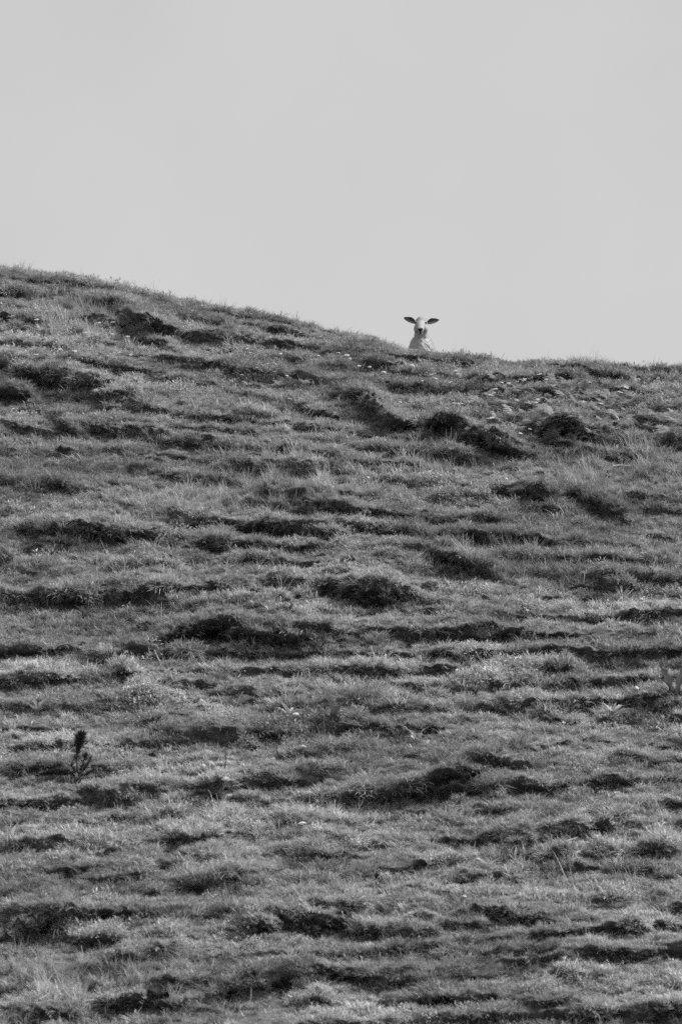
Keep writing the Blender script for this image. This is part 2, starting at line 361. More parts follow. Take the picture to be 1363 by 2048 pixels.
def gn_scatter(name):
    g = bpy.data.node_groups.new(name, 'GeometryNodeTree')
    g.interface.new_socket('Geometry', in_out='INPUT', socket_type='NodeSocketGeometry'); g.interface.new_socket('Geometry', in_out='OUTPUT', socket_type='NodeSocketGeometry')
    gi = g.nodes.new('NodeGroupInput'); go = g.nodes.new('NodeGroupOutput')
    ip = g.nodes.new('GeometryNodeInstanceOnPoints'); ci = g.nodes.new('GeometryNodeCollectionInfo')
    ci.inputs['Collection'].default_value = pc; ci.inputs['Separate Children'].default_value = True; ci.inputs['Reset Children'].default_value = True
    def na(n, ty):
        q = g.nodes.new('GeometryNodeInputNamedAttribute'); q.data_type = ty; q.inputs['Name'].default_value = n; return q.outputs['Attribute']
    g.links.new(gi.outputs[0], ip.inputs['Points']); g.links.new(ci.outputs[0], ip.inputs['Instance']); ip.inputs['Pick Instance'].default_value = True
    g.links.new(na('pick', 'INT'), ip.inputs['Instance Index']); g.links.new(na('rot', 'FLOAT_VECTOR'), ip.inputs['Rotation']); g.links.new(na('scl', 'FLOAT_VECTOR'), ip.inputs['Scale'])
    g.links.new(ip.outputs[0], go.inputs[0])
    return g
GN = gn_scatter('scatter_tufts')

# smoothed normals of the relief, sampled by grid coordinates
dPi = np.gradient(P, axis=0); dPj = np.gradient(P, axis=1)
NRM = np.cross(dPj, dPi); STR = np.clip(np.linalg.norm(NRM, axis=-1)/(.025*.0215), .8, 2.4); NRM /= np.linalg.norm(NRM, axis=-1, keepdims=True)+1e-9
def sample(A, fi, fj):
    i = np.clip(fi.astype(int), 0, nv-2); j = np.clip(fj.astype(int), 0, nx-2); a = fi-i; b = fj-j
    if A.ndim == 3: a = a[:, None]; b = b[:, None]
    return (A[i, j]*(1-b)+A[i, j+1]*b)*(1-a)+(A[i+1, j]*(1-b)+A[i+1, j+1]*b)*a
def euler_from(dirs, yaw):
    z = dirs/np.linalg.norm(dirs, axis=1, keepdims=True)
    h = np.stack([np.cos(yaw), np.sin(yaw), np.zeros_like(yaw)], 1)
    y = np.cross(z, h); y /= np.linalg.norm(y, axis=1, keepdims=True); x = np.cross(y, z)
    return np.stack([np.arctan2(y[:, 2], z[:, 2]), np.arcsin(np.clip(-x[:, 2], -1, 1)), np.arctan2(x[:, 1], x[:, 0])], 1)
def scatter(name, label, pts, rot, scl, pick, tint):
    m = bpy.data.meshes.new(name); n = len(pts); m.vertices.add(n); m.vertices.foreach_set('co', pts.astype(np.float32).reshape(-1))
    m.attributes.new('rot', 'FLOAT_VECTOR', 'POINT').data.foreach_set('vector', rot.astype(np.float32).reshape(-1))
    m.attributes.new('scl', 'FLOAT_VECTOR', 'POINT').data.foreach_set('vector', scl.astype(np.float32).reshape(-1))
    m.attributes.new('pick', 'INT', 'POINT').data.foreach_set('value', pick.astype(np.int32))
    m.attributes.new('tint', 'FLOAT', 'POINT').data.foreach_set('value', tint.astype(np.float32))
    m.update()
    o = bpy.data.objects.new(name, m); C.objects.link(o); md = o.modifiers.new('scatter', 'NODES'); md.node_group = GN
    tag(o, label, 'grass', kind='stuff'); return o

def rand_spots(n, v0=15.3, v1=38.2, x0=-5.5, x1=5.5):
    x = RNG.uniform(x0, x1, n); v = RNG.uniform(v0, v1, n)
    fi = np.interp(v, VS, np.arange(nv)); fj = np.interp(x, XS, np.arange(nx))
    keep = (np.abs(x) < .066*(31+v*.82)+.9) & (v < v_crest(x)+1.5)
    return x[keep], v[keep], fi[keep], fj[keep]

def place(n, dens_fn, pick_fn, up_w, s0, s1, tint_fn, name, label, v0=15.3, v1=38.2):
    x, v, fi, fj = rand_spots(n, v0, v1)
    bare = sample(BARE, fi, fj); pos = sample(P, fi, fj); nr = sample(NRM, fi, fj); pu, pv_ = project(pos)
    d = dens_fn(x, v, bare, nr, pu, pv_)*sample(STR, fi, fj)/1.35; k = RNG.random(len(x)) < d
    x, v, bare, pos, nr, pu, pv_ = x[k], v[k], bare[k], pos[k], nr[k], pu[k], pv_[k]
    dirs = nr*(1-up_w)+np.array([0, 0, up_w])+RNG.normal(0, .14, nr.shape)
    rot = euler_from(dirs, RNG.uniform(0, 6.283, len(x)))
    s = RNG.uniform(s0, s1, len(x))*np.clip(1+1.1*fbm(x*6+5, v*5+11, 3), .6, 1.45); scl = np.stack([s, s, s*RNG.uniform(.75, 1.25, len(x))], 1)
    near_sheep = np.exp(-((pu-842)/55)**4-((pv_-700)/22)**4); scl = scl*((1-.3*near_sheep)*(1-.32*np.exp(-((v-v_crest(x))/.7)**2)))[:, None]
    return scatter(name, label, pos, rot, scl, pick_fn(x, v, bare, nr, pu, pv_), tint_fn(x, v, bare, nr))

def gtint(x, v, bare, nr):
    a = fbm(x*.8+50, v*1.9, 4); b = fbm(x*5+9, v*6+2, 3)
    t_ = np.clip(1.03+.75*a+.4*b, .4, 1.8)*RNG.uniform(.72, 1.28, len(x))
    t_ = t_*(1-.2*sstep(25, 29, v+1.2*fbm(x*.8, v*.8, 2)))
    dry = RNG.random(len(x)) < .04
    return np.minimum(np.where(dry, t_*1.5, t_), 1.7)
rough = lambda x, v: fbm(x*.9+21, v*1.1+4, 4)
PATCH = [(1190, 815, 190, 60), (960, 795, 70, 50), (105, 678, 120, 42), (535, 730, 85, 42), (840, 745, 90, 26), (740, 1200, 55, 16)]
def in_patch(pu, pv_):
    d = np.zeros(len(pu))
    for cx, cy, sx, sy in PATCH: d = np.maximum(d, np.exp(-((pu-cx)/sx)**4-((pv_-cy)/sy)**4))
    return d
def p_turf(x, v, bare, nr, pu, pv_):
    q = rough(x, v)+RNG.normal(0, .12, len(x)); u = RNG.random(len(x))
    p = np.where(q > .05, RNG.integers(4, 8, len(x)), RNG.integers(0, 4, len(x)))
    p = np.where((u < .16), RNG.integers(4, 8, len(x)), p)
    herb = fbm(x*1.7+77, v*2+13, 3)+RNG.normal(0, .08, len(x))
    p = np.where(herb > .38, RNG.integers(8, 10, len(x)), p)
    p = np.where(RNG.random(len(x)) < .8*in_patch(pu, pv_), np.where(u < .7, RNG.integers(8, 10, len(x)), RNG.integers(0, 4, len(x))), p)
    p = np.where(np.abs(v-v_crest(x)) < .9, np.where(u < .8, RNG.integers(0, 4, len(x)), p), p)
    return np.where((bare > .25) & (u < .6), RNG.integers(15, 17, len(x)), p)
place(240000, lambda x, v, b, n, pu, pv_: np.clip(1-.6*b, .5, 1)*np.clip(.85+1.3*fbm(x*9+2, v*7+6, 2), .3, 1)*(1-.15*in_patch(pu, pv_)), p_turf, .55, .52, .92, gtint,
      'grass', 'short tufted grey grass covering the whole terraced hillside')

# taller, paler grass in clumps, on the lips of the banks and along the skyline
TALL = [(540,960,110,30),(620,950,120,40),(430,1010,110,25),(700,960,60,40),(1180,960,60,40),(880,930,60,30),(60,980,60,20),(180,650,80,40),(90,1950,90,30),(250,1960,80,30),(560,1000,80,20),
        (120,1990,60,20),(330,1020,60,20),(1010,1130,80,30),(1290,940,60,40)]
def d_tall(x, v, b, n, pu, pv_):
    d = np.zeros(len(x))
    for (cx, cy, sx, sy) in TALL: d = np.maximum(d, .8*np.exp(-((pu-cx)/sx)**2-((pv_-cy)/sy)**2))
    crest = np.exp(-((v-v_crest(x)+.2)/.5)**2)*.025*(fbm(x*1.5, v*0+3, 2) > -.1)
    return np.maximum(np.maximum(d, crest), .008+.03*(rough(x, v) > .2))*(1-b)
def p_tall(x, v, bare, nr, pu, pv_):
    u = RNG.random(len(x)); return np.where(u < .55, RNG.integers(10, 13, len(x)), RNG.integers(13, 15, len(x)))
place(80000, d_tall, p_tall, .8, .42, .78, lambda x, v, b, n: gtint(x, v, b, n)*1.15, 'tall_grass', 'longer wispy grass and seed stems on the lumps and skyline')

# ---------------------------------------------------------------- sheep on the skyline
def ell(bm, c, r, rot=None, seg=3):
    m = Matrix.Translation(c) @ (rot.to_matrix().to_4x4() if rot else Matrix()) @ Matrix.Diagonal((*r, 1))
    bmesh.ops.create_icosphere(bm, subdivisions=seg, radius=1, matrix=m)
def cap(bm, a, b, ra, rb, n=7, fx=1.0):
    a = Vector(a); b = Vector(b)
    for i in range(n):
        q = i/(n-1); r = ra+(rb-ra)*q; ell(bm, a.lerp(b, q), (r*fx, r, r), seg=2)

SHEEP_K = 1.09                        # overall size
def build_sheep():
    bm = bmesh.new()
    # lying body, wider behind; local -Y faces the camera
    ell(bm, (0, .60, .28), (.19, .42, .25)); ell(bm, (0, .88, .26), (.19, .20, .225)); ell(bm, (0, .22, .32), (.140, .24, .225))
    for s in (-1, 1):
        ell(bm, (.079*s, .19, .28), (.056, .13, .19)); ell(bm, (.15*s, .80, .17), (.11, .22, .16))
        cap(bm, (.12*s, .12, .14), (.10*s, -.10, .045), .062, .035); cap(bm, (.10*s, -.10, .045), (.10*s, .10, .03), .032, .026); ell(bm, (.10*s, .13, .025), (.026, .04, .022))
        cap(bm, (.19*s, .70, .09), (.22*s, .52, .035), .06, .032); cap(bm, (.22*s, .52, .035), (.23*s, .70, .03), .03, .026)
        ell(bm, (.23*s, .50, .025), (.026, .04, .022))
    ell(bm, (0, 1.09, .24), (.045, .05, .12))                                     # tail
    cap(bm, (0, .13, .37), (0, .035, .56), .076, .064, 9)                          # neck
    ell(bm, (0, .045, .33), (.060, .07, .14))                                       # brisket
    # head, nose pointing down 40 degrees
    ax = Vector((0, -math.cos(R(40)), -math.sin(R(40)))); H0 = Vector((0, .0, .602))
    hr = Matrix.Rotation(R(40), 3, 'X').to_quaternion()
    ell(bm, H0, (.064, .072, .066), hr); ell(bm, H0+Vector((0, -.012, .022)), (.052, .05, .046), hr)
    ell(bm, H0+ax*.055+Vector((0, 0, -.006)), (.056, .07, .056), hr)
    ell(bm, H0+ax*.105, (.043, .07, .045), hr); ell(bm, H0+ax*.155, (.035, .042, .036), hr); ell(bm, H0+ax*.175+Vector((0, .006, -.008)), (.031, .03, .032), hr)
    for s in (-1, 1):
        ell(bm, H0+ax*.04+Vector((.045*s, .02, -.035)), (.028, .055, .045), hr)    # cheek
        ell(bm, H0+ax*.035+Vector((.047*s, -.012, .026)), (.015, .020, .010), hr)  # brow
        ell(bm, H0+ax*.178+Vector((.014*s, -.012, .006)), (.016, .018, .014), hr)  # nostril wing
    ell(bm, H0+ax*.15+Vector((0, .026, -.036)), (.027, .034, .018), hr)            # chin
    bm_me = bpy.data.meshes.new('tmp')
    # ears: cupped leaf shapes
    for s, tip in ((-1, Vector((-.188, .030, .672))), (1, Vector((.190, .030, .652)))):
        base = Vector((.052*s, .02, .612)); d = tip-base; Ln = d.length; d.normalize()
        up = Vector((0, 0, 1)); up = (up-d*up.dot(d)).normalized(); fr = d.cross(up)*s
        if fr.y > 0: fr = -fr
        rings = []
        for q, wd in ((0, .016), (.12, .022), (.3, .031), (.5, .034), (.7, .027), (.86, .015), (.98, .003)):
            c = base+d*(Ln*q)+up*(.006*math.sin(q*3.1)); ring = []
            for k in range(10):
                an = k/10*6.2832; cu = math.cos(an); cf = math.sin(an)
                cup = -.011*(1-cu*cu)                                             # hollow towards the front
                ring.append(bm.verts.new(c+up*(wd*cu)+fr*(.0065*cf+cup*(1-q*.6))))
            rings.append(ring)
        for a, b in zip(rings[:-1], rings[1:]):
            for k in range(10):
                bm.faces.new((a[k], a[(k+1) % 10], b[(k+1) % 10], b[k]))
        bm.faces.new(rings[0]); bm.faces.new(rings[-1])
    bmesh.ops.recalc_face_normals(bm, faces=bm.faces)
    bm.to_mesh(bm_me); bm.free()
    tmp = bpy.data.objects.new('tmp', bm_me); C.objects.link(tmp)
    rm = tmp.modifiers.new('r', 'REMESH'); rm.mode = 'VOXEL'; rm.voxel_size = .0048
    sm = tmp.modifiers.new('s', 'SMOOTH'); sm.factor = .5; sm.iterations = 3
    dg = bpy.context.evaluated_depsgraph_get(); body = bpy.data.meshes.new_from_object(tmp.evaluated_get(dg)); bpy.data.objects.remove(tmp)
    n = len(body.vertices); co = np.empty(n*3); body.vertices.foreach_get('co', co); co = co.reshape(-1, 3)
    no = np.empty(n*3); body.vertices.foreach_get('normal', no); no = no.reshape(-1, 3)
    x, y, z = co.T
    # woolly surface on trunk and neck, smooth face, ears and legs
    ha = np.array(H0); axn = np.array(ax); rel = co-ha; along = rel@axn
    headm = np.exp(-np.maximum(0, np.linalg.norm(rel-np.outer(np.clip(along, 0, .18), axn), axis=1)-.075)/.02)
    ear = (np.abs(x) > .068) & (z > .55)
    woolm = (1-np.clip(headm, 0, 1))*(~ear)*sstep(.05, .14, z)
    def n3(f, o): return .7*(fbm(x*f+o, z*f-o, 3)+fbm(y*f+o*2, z*f+x*f*.6+o, 3))
    co += no*(woolm*(.010*n3(24, 3)+.008*n3(62, 8)))[:, None]
    fur = np.where(woolm > .5, .34, .29)+.08*n3(30, 1)
    fur = fur*(1-.45*sstep(.60, .635, z)*sstep(-.06, -.03, y))  # crown darkened in the fur colour to offset the sun falling on it
    zrel = z-(.612+(np.abs(x)-.052)*np.where(x < 0, .44, .29))
    fur = np.where(ear & (no[:, 1] < .1), (.035+.17*np.clip((.012-zrel)/.04, 0, 1))*(1-.6*sstep(.15, .18, np.abs(x))), fur)
    fur = np.where(ear & (no[:, 1] >= .1), .22, fur)
    # black nose leather and mouth (colour of the skin): Y of the nostrils, mouth below
    tipd = rel-axn*.178; lat = x
    upv = np.array([0, -math.sin(R(40)), math.cos(R(40))]); hgt = rel@upv
    nose = (along > .172) & (np.abs(lat) < .005+.021*np.clip((hgt+.012)/.026, 0, 1)) & (hgt > -.022) & (hgt < .024)
    mouth = (along > .135) & (hgt < -.018) & (hgt > -.036) & (np.abs(lat) < .015)
    fur = np.where(nose | mouth, .014, fur)
    hoof = z < .03
    fur = np.where(hoof, .08, fur)
    body.vertices.foreach_set('co', co.reshape(-1)); body.attributes.new('fur', 'FLOAT', 'POINT').data.foreach_set('value', fur.astype(np.float32))
    body.polygons.foreach_set('use_smooth', [True]*len(body.polygons)); body.update()
    m = bpy.data.materials.new('wool_and_hide'); m.use_nodes = True; t = m.node_tree; N = t.nodes.new; L = t.links.new; p = t.nodes['Principled BSDF']
    at = N('ShaderNodeAttribute'); at.attribute_name = 'fur'; L(at.outputs['Fac'], p.inputs['Base Color']); p.inputs['Roughness'].default_value = .9; p.inputs['Specular IOR Level'].default_value = .15
    tcx = N('ShaderNodeTexCoord'); nn = N('ShaderNodeTexNoise'); nn.inputs['Scale'].default_value = 120; nn.inputs['Detail'].default_value = 4; L(tcx.outputs['Object'], nn.inputs['Vector'])
    bu = N('ShaderNodeBump'); bu.inputs['Strength'].default_value = .5; bu.inputs['Distance'].default_value = .006; L(nn.outputs[0], bu.inputs['Height']); L(bu.outputs[0], p.inputs['Normal'])
    body.materials.clear(); body.materials.append(m); body.name = 'body'
    root = empty('sheep', (0, 0, 0))
    bo = bpy.data.objects.new('body', body); C.objects.link(bo); bo.parent = root
    em = mat_simple('eye_dark', .012, .15)
    for s in (-1, 1):
        b2 = bmesh.new(); c = Vector((.051*s, -.060, .590)); ell(b2, c, (.011, .0125, .0105))
        e = bpy.data.meshes.new('eye'); b2.to_mesh(e); b2.free(); e.materials.append(em); e.polygons.foreach_set('use_smooth', [True]*len(e.polygons))
        eo = bpy.data.objects.new('eye', e); C.objects.link(eo); eo.parent = root
    # short wool strands on neck and trunk
    sel = np.nonzero((woolm > .6) & (z > .12))[0]; sel = RNG.choice(sel, 7000)
    V = []; F = []
    for i in sel:
        a = co[i]; nrm = no[i]; tng = np.cross(nrm, RNG.normal(0, 1, 3)); tng /= np.linalg.norm(tng)+1e-6
        q = a+nrm*RNG.uniform(.005, .014)+RNG.normal(0, .005, 3); b = len(V)
        V += [a-nrm*.002-tng*.0022, a-nrm*.002+tng*.0022, q]; F.append((b, b+1, b+2))
    wo_ = mesh_obj('wool', V, F, mat_simple('wool_strand', .335, .9, .2, .1), root); wo_['kind'] = 'stuff'
    tag(root, 'pale sheep with outstretched dark ears looking at the camera over the skyline', 'sheep')
    return root
sheep = build_sheep()
sdr = ray_dir(842, 640); sx = sdr.x/sdr.y*58.6
best = None
for s_ in np.linspace(.3, 2.6, 60):
    v_ = float(v_crest(sx))+s_; fi = np.interp([v_], VS, np.arange(nv)); fj = np.interp([sx], XS, np.arange(nx))
    g_ = sample(P, fi, fj)[0]; top = np.array([g_[0], g_[1], g_[2]+.672*SHEEP_K-.01]); pu, pv_ = project(top)
    if best is None or abs(pv_-632.5) < best[0]: best = (abs(pv_-632.5), s_, g_)
g_ = best[2]; d_ = ray_dir(838.5, 660); sheep.location = (d_.x/d_.y*g_[1], g_[1], g_[2]-.01); sheep.rotation_euler = (0, R(1.5), R(-3)); sheep.scale = (SHEEP_K,)*3
print('sheep behind crest by', best[1], 'err', best[0], 'at', tuple(g_))

# ---------------------------------------------------------------- plants
def align(n, up_w, yaw):
    d = (Vector(n)*(1-up_w)+Vector((0, 0, up_w))).normalized()
    return (d.to_track_quat('Z', 'Y') @ Matrix.Rotation(yaw, 3, 'Z').to_quaternion()).to_euler()

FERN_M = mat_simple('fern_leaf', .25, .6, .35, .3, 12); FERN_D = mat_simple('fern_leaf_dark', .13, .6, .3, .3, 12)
def frond_mesh(name, L_, seed, mat, pairs=11):
    r = random.Random(seed); V = []; F = []
    def spine(t_): return Vector((0, L_*(t_*.92), L_*(.62*t_-.55*t_*t_*1.05)))
    prev = None
    for i in range(9):
        t_ = i/8; c = spine(t_); w_ = .0035*(1-t_*.8); b = len(V); V += [c+Vector((-w_, 0, 0)), c+Vector((w_, 0, 0))]
        if i: F.append((b-2, b-1, b+1, b))
    for i in range(pairs):
        t_ = .16+.82*i/pairs; c = spine(t_); ln = L_*.34*math.sin(min(1, t_*1.25+.12)*math.pi*.88)**.8*r.uniform(.85, 1.1)+.008
        for s in (-1, 1):
            d = Vector((s*.92, .38, -.12+r.uniform(-.15, .2))).normalized(); pw = L_*.028; f = Vector((-s*d.y, abs(d.x), r.uniform(-.2, .2)))*pw; b = len(V)
            V += [c-f*.5, c+d*ln*.5-f, c+d*ln+Vector((0, 0, -.1*ln)), c+d*ln*.5+f, c+f*.5]; F += [(b, b+1, b+3, b+4), (b+1, b+2, b+3)]
    m = bpy.data.meshes.new(name); m.from_pydata([tuple(p) for p in V], [], F); m.materials.append(mat); m.update(); return m
FR = [frond_mesh('frond', L_, i, FERN_M) for i, L_ in enumerate((.15, .19, .23))]
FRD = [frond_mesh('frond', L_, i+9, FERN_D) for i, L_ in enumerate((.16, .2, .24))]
def make_fern(px, py, label, group, scale=1.0, dark=False, n=None):
    loc, nor = hit(px, py+8)
    e = empty('fern', loc+Vector((0, 0, .015)), align(nor, .6, random.uniform(0, 6.28))); tag(e, label, 'fern', group)
    n = n or random.randint(6, 9)
    for k in range(n):
        o = bpy.data.objects.new('frond', random.choice(FRD if dark else FR)); C.objects.link(o); o.parent = e
        o.rotation_euler = (random.uniform(.05, .75), random.uniform(-.25, .25), k/n*6.283+random.uniform(-.35, .35)); s = .95*scale*random.uniform(.7, 1.15); o.scale = (s, s, s)
    return e
def spots(n, x0, x1, y0, y1, mind):
    out = []
    for _ in range(n*60):
        p = (random.uniform(x0, x1), random.uniform(y0, y1))
        if all((p[0]-q[0])**2+((p[1]-q[1])*1.7)**2 > mind*mind for q in out): out.append(p)
        if len(out) >= n: break
    return out
for p in spots(75, 1010, 1362, 768, 862, 18): make_fern(*p, 'pale fern in the dense patch below the right skyline', 'ferns below the right skyline', .9)
for p in spots(22, 905, 1010, 745, 850, 22): make_fern(*p, 'small fern scattered on the slope just right of the sheep', 'ferns right of the sheep', .65)
for p in spots(24, 2, 210, 640, 715, 20): make_fern(*p, 'pale fern on the bright patch below the left skyline', 'ferns below the left skyline', .65)
for p in spots(16, 455, 610, 695, 770, 24): make_fern(*p, 'small fern on the upper slope left of the sheep', 'ferns left of the sheep', .6)
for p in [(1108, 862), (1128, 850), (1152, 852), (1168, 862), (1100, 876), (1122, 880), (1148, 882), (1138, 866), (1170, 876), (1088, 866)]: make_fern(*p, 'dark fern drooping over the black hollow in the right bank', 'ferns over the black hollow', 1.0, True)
for p in spots(8, 690, 790, 1185, 1212, 16): make_fern(*p, 'small pale fern on the rounded mound in the middle of the slope', 'ferns on the rounded mound', .42)
make_fern(1298, 838, 'dark upright fern among the pale ferns near the right edge', None, 1.1, True, 9)

# spiky thistle rosettes
TH_M = mat_simple('thistle_leaf', .27, .55, .25, .2, 15); TH_D = mat_simple('thistle_leaf_dark', .10, .55, .2, .2, 15)
def thistle_leaf(L_, seed, mat):
    r = random.Random(seed); V = []; F = []; n = 7
    rows = []
    for i in range(n+1):
        t_ = i/n; c = Vector((0, L_*t_*.85, L_*(.75*t_-.45*t_*t_))); w_ = L_*.06*(math.sin(min(1, t_*.9+.15)*math.pi)**.7)+.002
        w_ *= 1.5 if i % 2 else .65
        b = len(V); V += [c+Vector((-w_, r.uniform(0, .01), w_*.5)), c, c+Vector((w_, r.uniform(0, .01), w_*.5))]
        if i: F += [(b-3, b-2, b+1, b), (b-2, b-1, b+2, b+1)]
    m = bpy.data.meshes.new('leaf'); m.from_pydata([tuple(p) for p in V], [], F); m.materials.append(mat); m.update(); return m
TL = [thistle_leaf(L_, i, TH_M) for i, L_ in enumerate((.13, .17, .2))]; TLD = [thistle_leaf(L_, i, TH_D) for i, L_ in enumerate((.14, .18, .22))]
for px, py, s, dk, lab in [(578, 1440, .8, 0, 'pale spiky thistle beside the pale stones in the middle of the lower slope'),
        (664, 1447, 1.0, 1, 'darker spiky thistle in the centre of the lower slope, right of the pale stones'),
        (833, 1495, .9, 0, 'pale spiky thistle clump below the fallen pale twig, centre right'),
        (908, 1480, .75, 0, 'pale thistle just right of the clump below the fallen twig'),
        (74, 1432, .9, 0, 'pale broad thistle near the left edge above the dark gorse seedling'),
        (1350, 1412, 1.5, 1, 'large dark thistle cut by the right edge of the frame'),
        (1226, 1436, .8, 0, 'grey thistle left of the large dark thistle at the right edge'),
        (640, 1548, .8, 0, 'pale thistle below the small pale stone, centre of the lower slope'),
        (168, 1242, .8, 1, 'dark thistle on the left terrace under the pale dead tuft'),
        (540, 1230, .6, 0, 'pale thistle under the left of the two middle mounds'),
        (583, 1222, .6, 0, 'pale thistle between the two middle mounds'),
        (815, 722, .55, 0, 'pale leafy thistle just below the sheep')]:
    loc, nor = hit(px, py); s *= 1.25; e = empty('thistle', loc+Vector((0, -.01, .03)), align(nor, .8, random.uniform(0, 6))); tag(e, lab, 'thistle', 'thistles on the slope')
    for k in range(11):
        o = bpy.data.objects.new('leaf', random.choice(TLD if dk else TL)); C.objects.link(o); o.parent = e
        o.rotation_euler = (random.uniform(-.1, .6), random.uniform(-.2, .2), k*2.4+random.uniform(-.2, .2)); q = s*random.uniform(.7, 1.15); o.scale = (q, q, q)

# dark gorse seedling, lower left
GO_M = mat_simple('gorse_spine', .038, .7, .1, .3, 20)
def gorse(px, py):
    loc, nor = hit(px, py); e = empty('gorse_seedling', loc); e.scale = (1.15, 1.15, 1.15); tag(e, 'dark upright gorse seedling with a bushy tip at lower left', 'shrub')
    def spines(name, path, n, ln, bush):
        V = []; F = []
        for k in range(n):
            t_ = random.random()**(.2 if bush > 1 else .8); i = min(len(path)-2, int(t_*(len(path)-1))); c = path[i].lerp(path[i+1], t_*(len(path)-1)-i)
            d = Vector((random.gauss(0, 1), random.gauss(0, 1), random.gauss(.7, .6))).normalized(); q = ln*random.uniform(.5, 1.1)*(bush if t_ > .7 else 1)
            s = d.cross(Vector((random.random(), random.random(), random.random()))).normalized()*.0038; b = len(V)
            V += [c-s, c+s, c+d*q]; F.append((b, b+1, b+2))
        mesh_obj(name, V, F, GO_M, e)
    def stem(path, r):
        V = []; F = []
        for i, c in enumerate(path):
            b = len(V); rr = r*(1-.6*i/(len(path)-1))
            for k in range(6): V.append(c+Vector((rr*math.cos(k*1.047), rr*math.sin(k*1.047), 0)))
            if i: F += [(b-6+k, b-6+(k+1) % 6, b+(k+1) % 6, b+k) for k in range(6)]
        mesh_obj('stem', V, F, GO_M, e)
    main = [Vector((0, 0, -.02)), Vector((-.01, 0, .09)), Vector((-.012, .01, .17)), Vector((.006, .01, .25)), Vector((.014, .01, .33))]
    stem(main, .009); spines('foliage', main, 800, .05, 1.6)
    for a in (Vector((.10, .01, .16)), Vector((.06, .03, .20)), Vector((-.09, 0, .06)), Vector((-.16, .02, .05)), Vector((.12, 0, .06)), Vector((-.05, -.02, .1))):
        pth = [Vector((0, 0, .02)), a*.5+Vector((0, 0, -.01)), a]; stem(pth, .005); spines('foliage', pth, 130, .035, 1.0)
    for a in (Vector((-.26, .0, .03)), Vector((-.20, -.04, .04)), Vector((-.32, .03, .02))):
        pth = [Vector((-.03, 0, .0)), a*.6+Vector((0, 0, .02)), a]; stem(pth, .004); spines('foliage', pth, 240, .045, 1.0)
gorse(156, 1556)

# small white flower heads on stems
FL_M = mat_simple('petal', .52, .7, .2, .12, 60); ST_M = mat_simple('flower_stem', .14, .7)
def head_mesh(seed, r0):
    r = random.Random(seed); V = []; F = []
    for k in range(16):
        a = r.uniform(0, 6.28); q = r0*math.sqrt(r.random()); c = Vector((q*math.cos(a), q*math.sin(a), .006*(1-q/r0)+r.uniform(0, .004))); s = .0085*r.uniform(.7, 1.2); b = len(V)
        V += [c+Vector((s*math.cos(k+j*1.256), s*math.sin(k+j*1.256), r.uniform(-.002, .002))) for j in range(5)]+[c+Vector((0, 0, .005))]
        F += [(b+j, b+(j+1) % 5, b+5) for j in range(5)]
    m = bpy.data.meshes.new('flower_head'); m.from_pydata([tuple(p) for p in V], [], F); m.materials.append(FL_M); m.update(); return m
def stem_mesh(h):
    V = []; F = []
    for i in range(4):
        t_ = i/3; c = Vector((.012*t_*t_, 0, h*t_-.01)); b = len(V); V += [c+Vector((.0022*math.cos(k*2.094), .0022*math.sin(k*2.094), 0)) for k in range(3)]
        if i: F += [(b-3+k, b-3+(k+1) % 3, b+(k+1) % 3, b+k) for k in range(3)]
    m = bpy.data.meshes.new('stem'); m.from_pydata([tuple(p) for p in V], [], F); m.materials.append(ST_M); m.update(); return m
HM = [head_mesh(i, r0) for i, r0 in enumerate((.014, .019, .026, .020))]; HT = .15; SM_ = stem_mesh(HT)
def flower(px, py, label, group):
    loc, nor = hit(px, py+22); e = empty('white_flower', loc, (random.uniform(-.1, .2), random.uniform(-.2, .2), random.uniform(-.6, .6))); tag(e, label, 'flower', group)
    s = bpy.data.objects.new('stem', SM_); C.objects.link(s); s.parent = e
    h = bpy.data.objects.new('flower_head', random.choice(HM)); C.objects.link(h); h.parent = e; h.location = (.012, 0, HT-.012); h.rotation_euler = (random.uniform(.0, .75), random.uniform(-.3, .3), 0)
FLW = {
 ('small white flower head on the slope below and beside the sheep', 'flowers below the sheep'): '841 766;864 760;895 768;889 740;801 808;862 753;870 751;906 811;912 812;918 813;918 828;713 736;739 738;690 714;673 710;696 720;908 747',
 ('small white flower head among the ferns below the right skyline', 'flowers among the right ferns'): '1048 764;1075 753;1085 762;1067 810;1073 804;1036 835;1046 835;1036 872;1245 777;1238 789;1174 769;1272 762;1197 811;1185 817;1260 902;1060 863;1350 870;1330 822',
 ('small white flower head left of the right-hand ferns, under the skyline', 'flowers left of the right ferns'): '976 841;985 782;989 790;978 793;1002 769;1012 769;976 842;1009 962',
 ('small white flower head on the bright patch below the left skyline', 'flowers below the left skyline'): '25 635;113 701;121 705;143 706;236 709;213 715;221 648;168 668;192 647;248 675;217 670;67 713;73 643;231 712;260 713;270 786',
 ('small white flower head on the upper slope left of centre', 'flowers left of centre'): '634 716;509 740;457 765;480 754;577 802;545 746;560 711;566 754;482 665'}
for (lab, grp), s in FLW.items():
    for q in s.split(';'): flower(*map(float, q.split()), lab, grp)

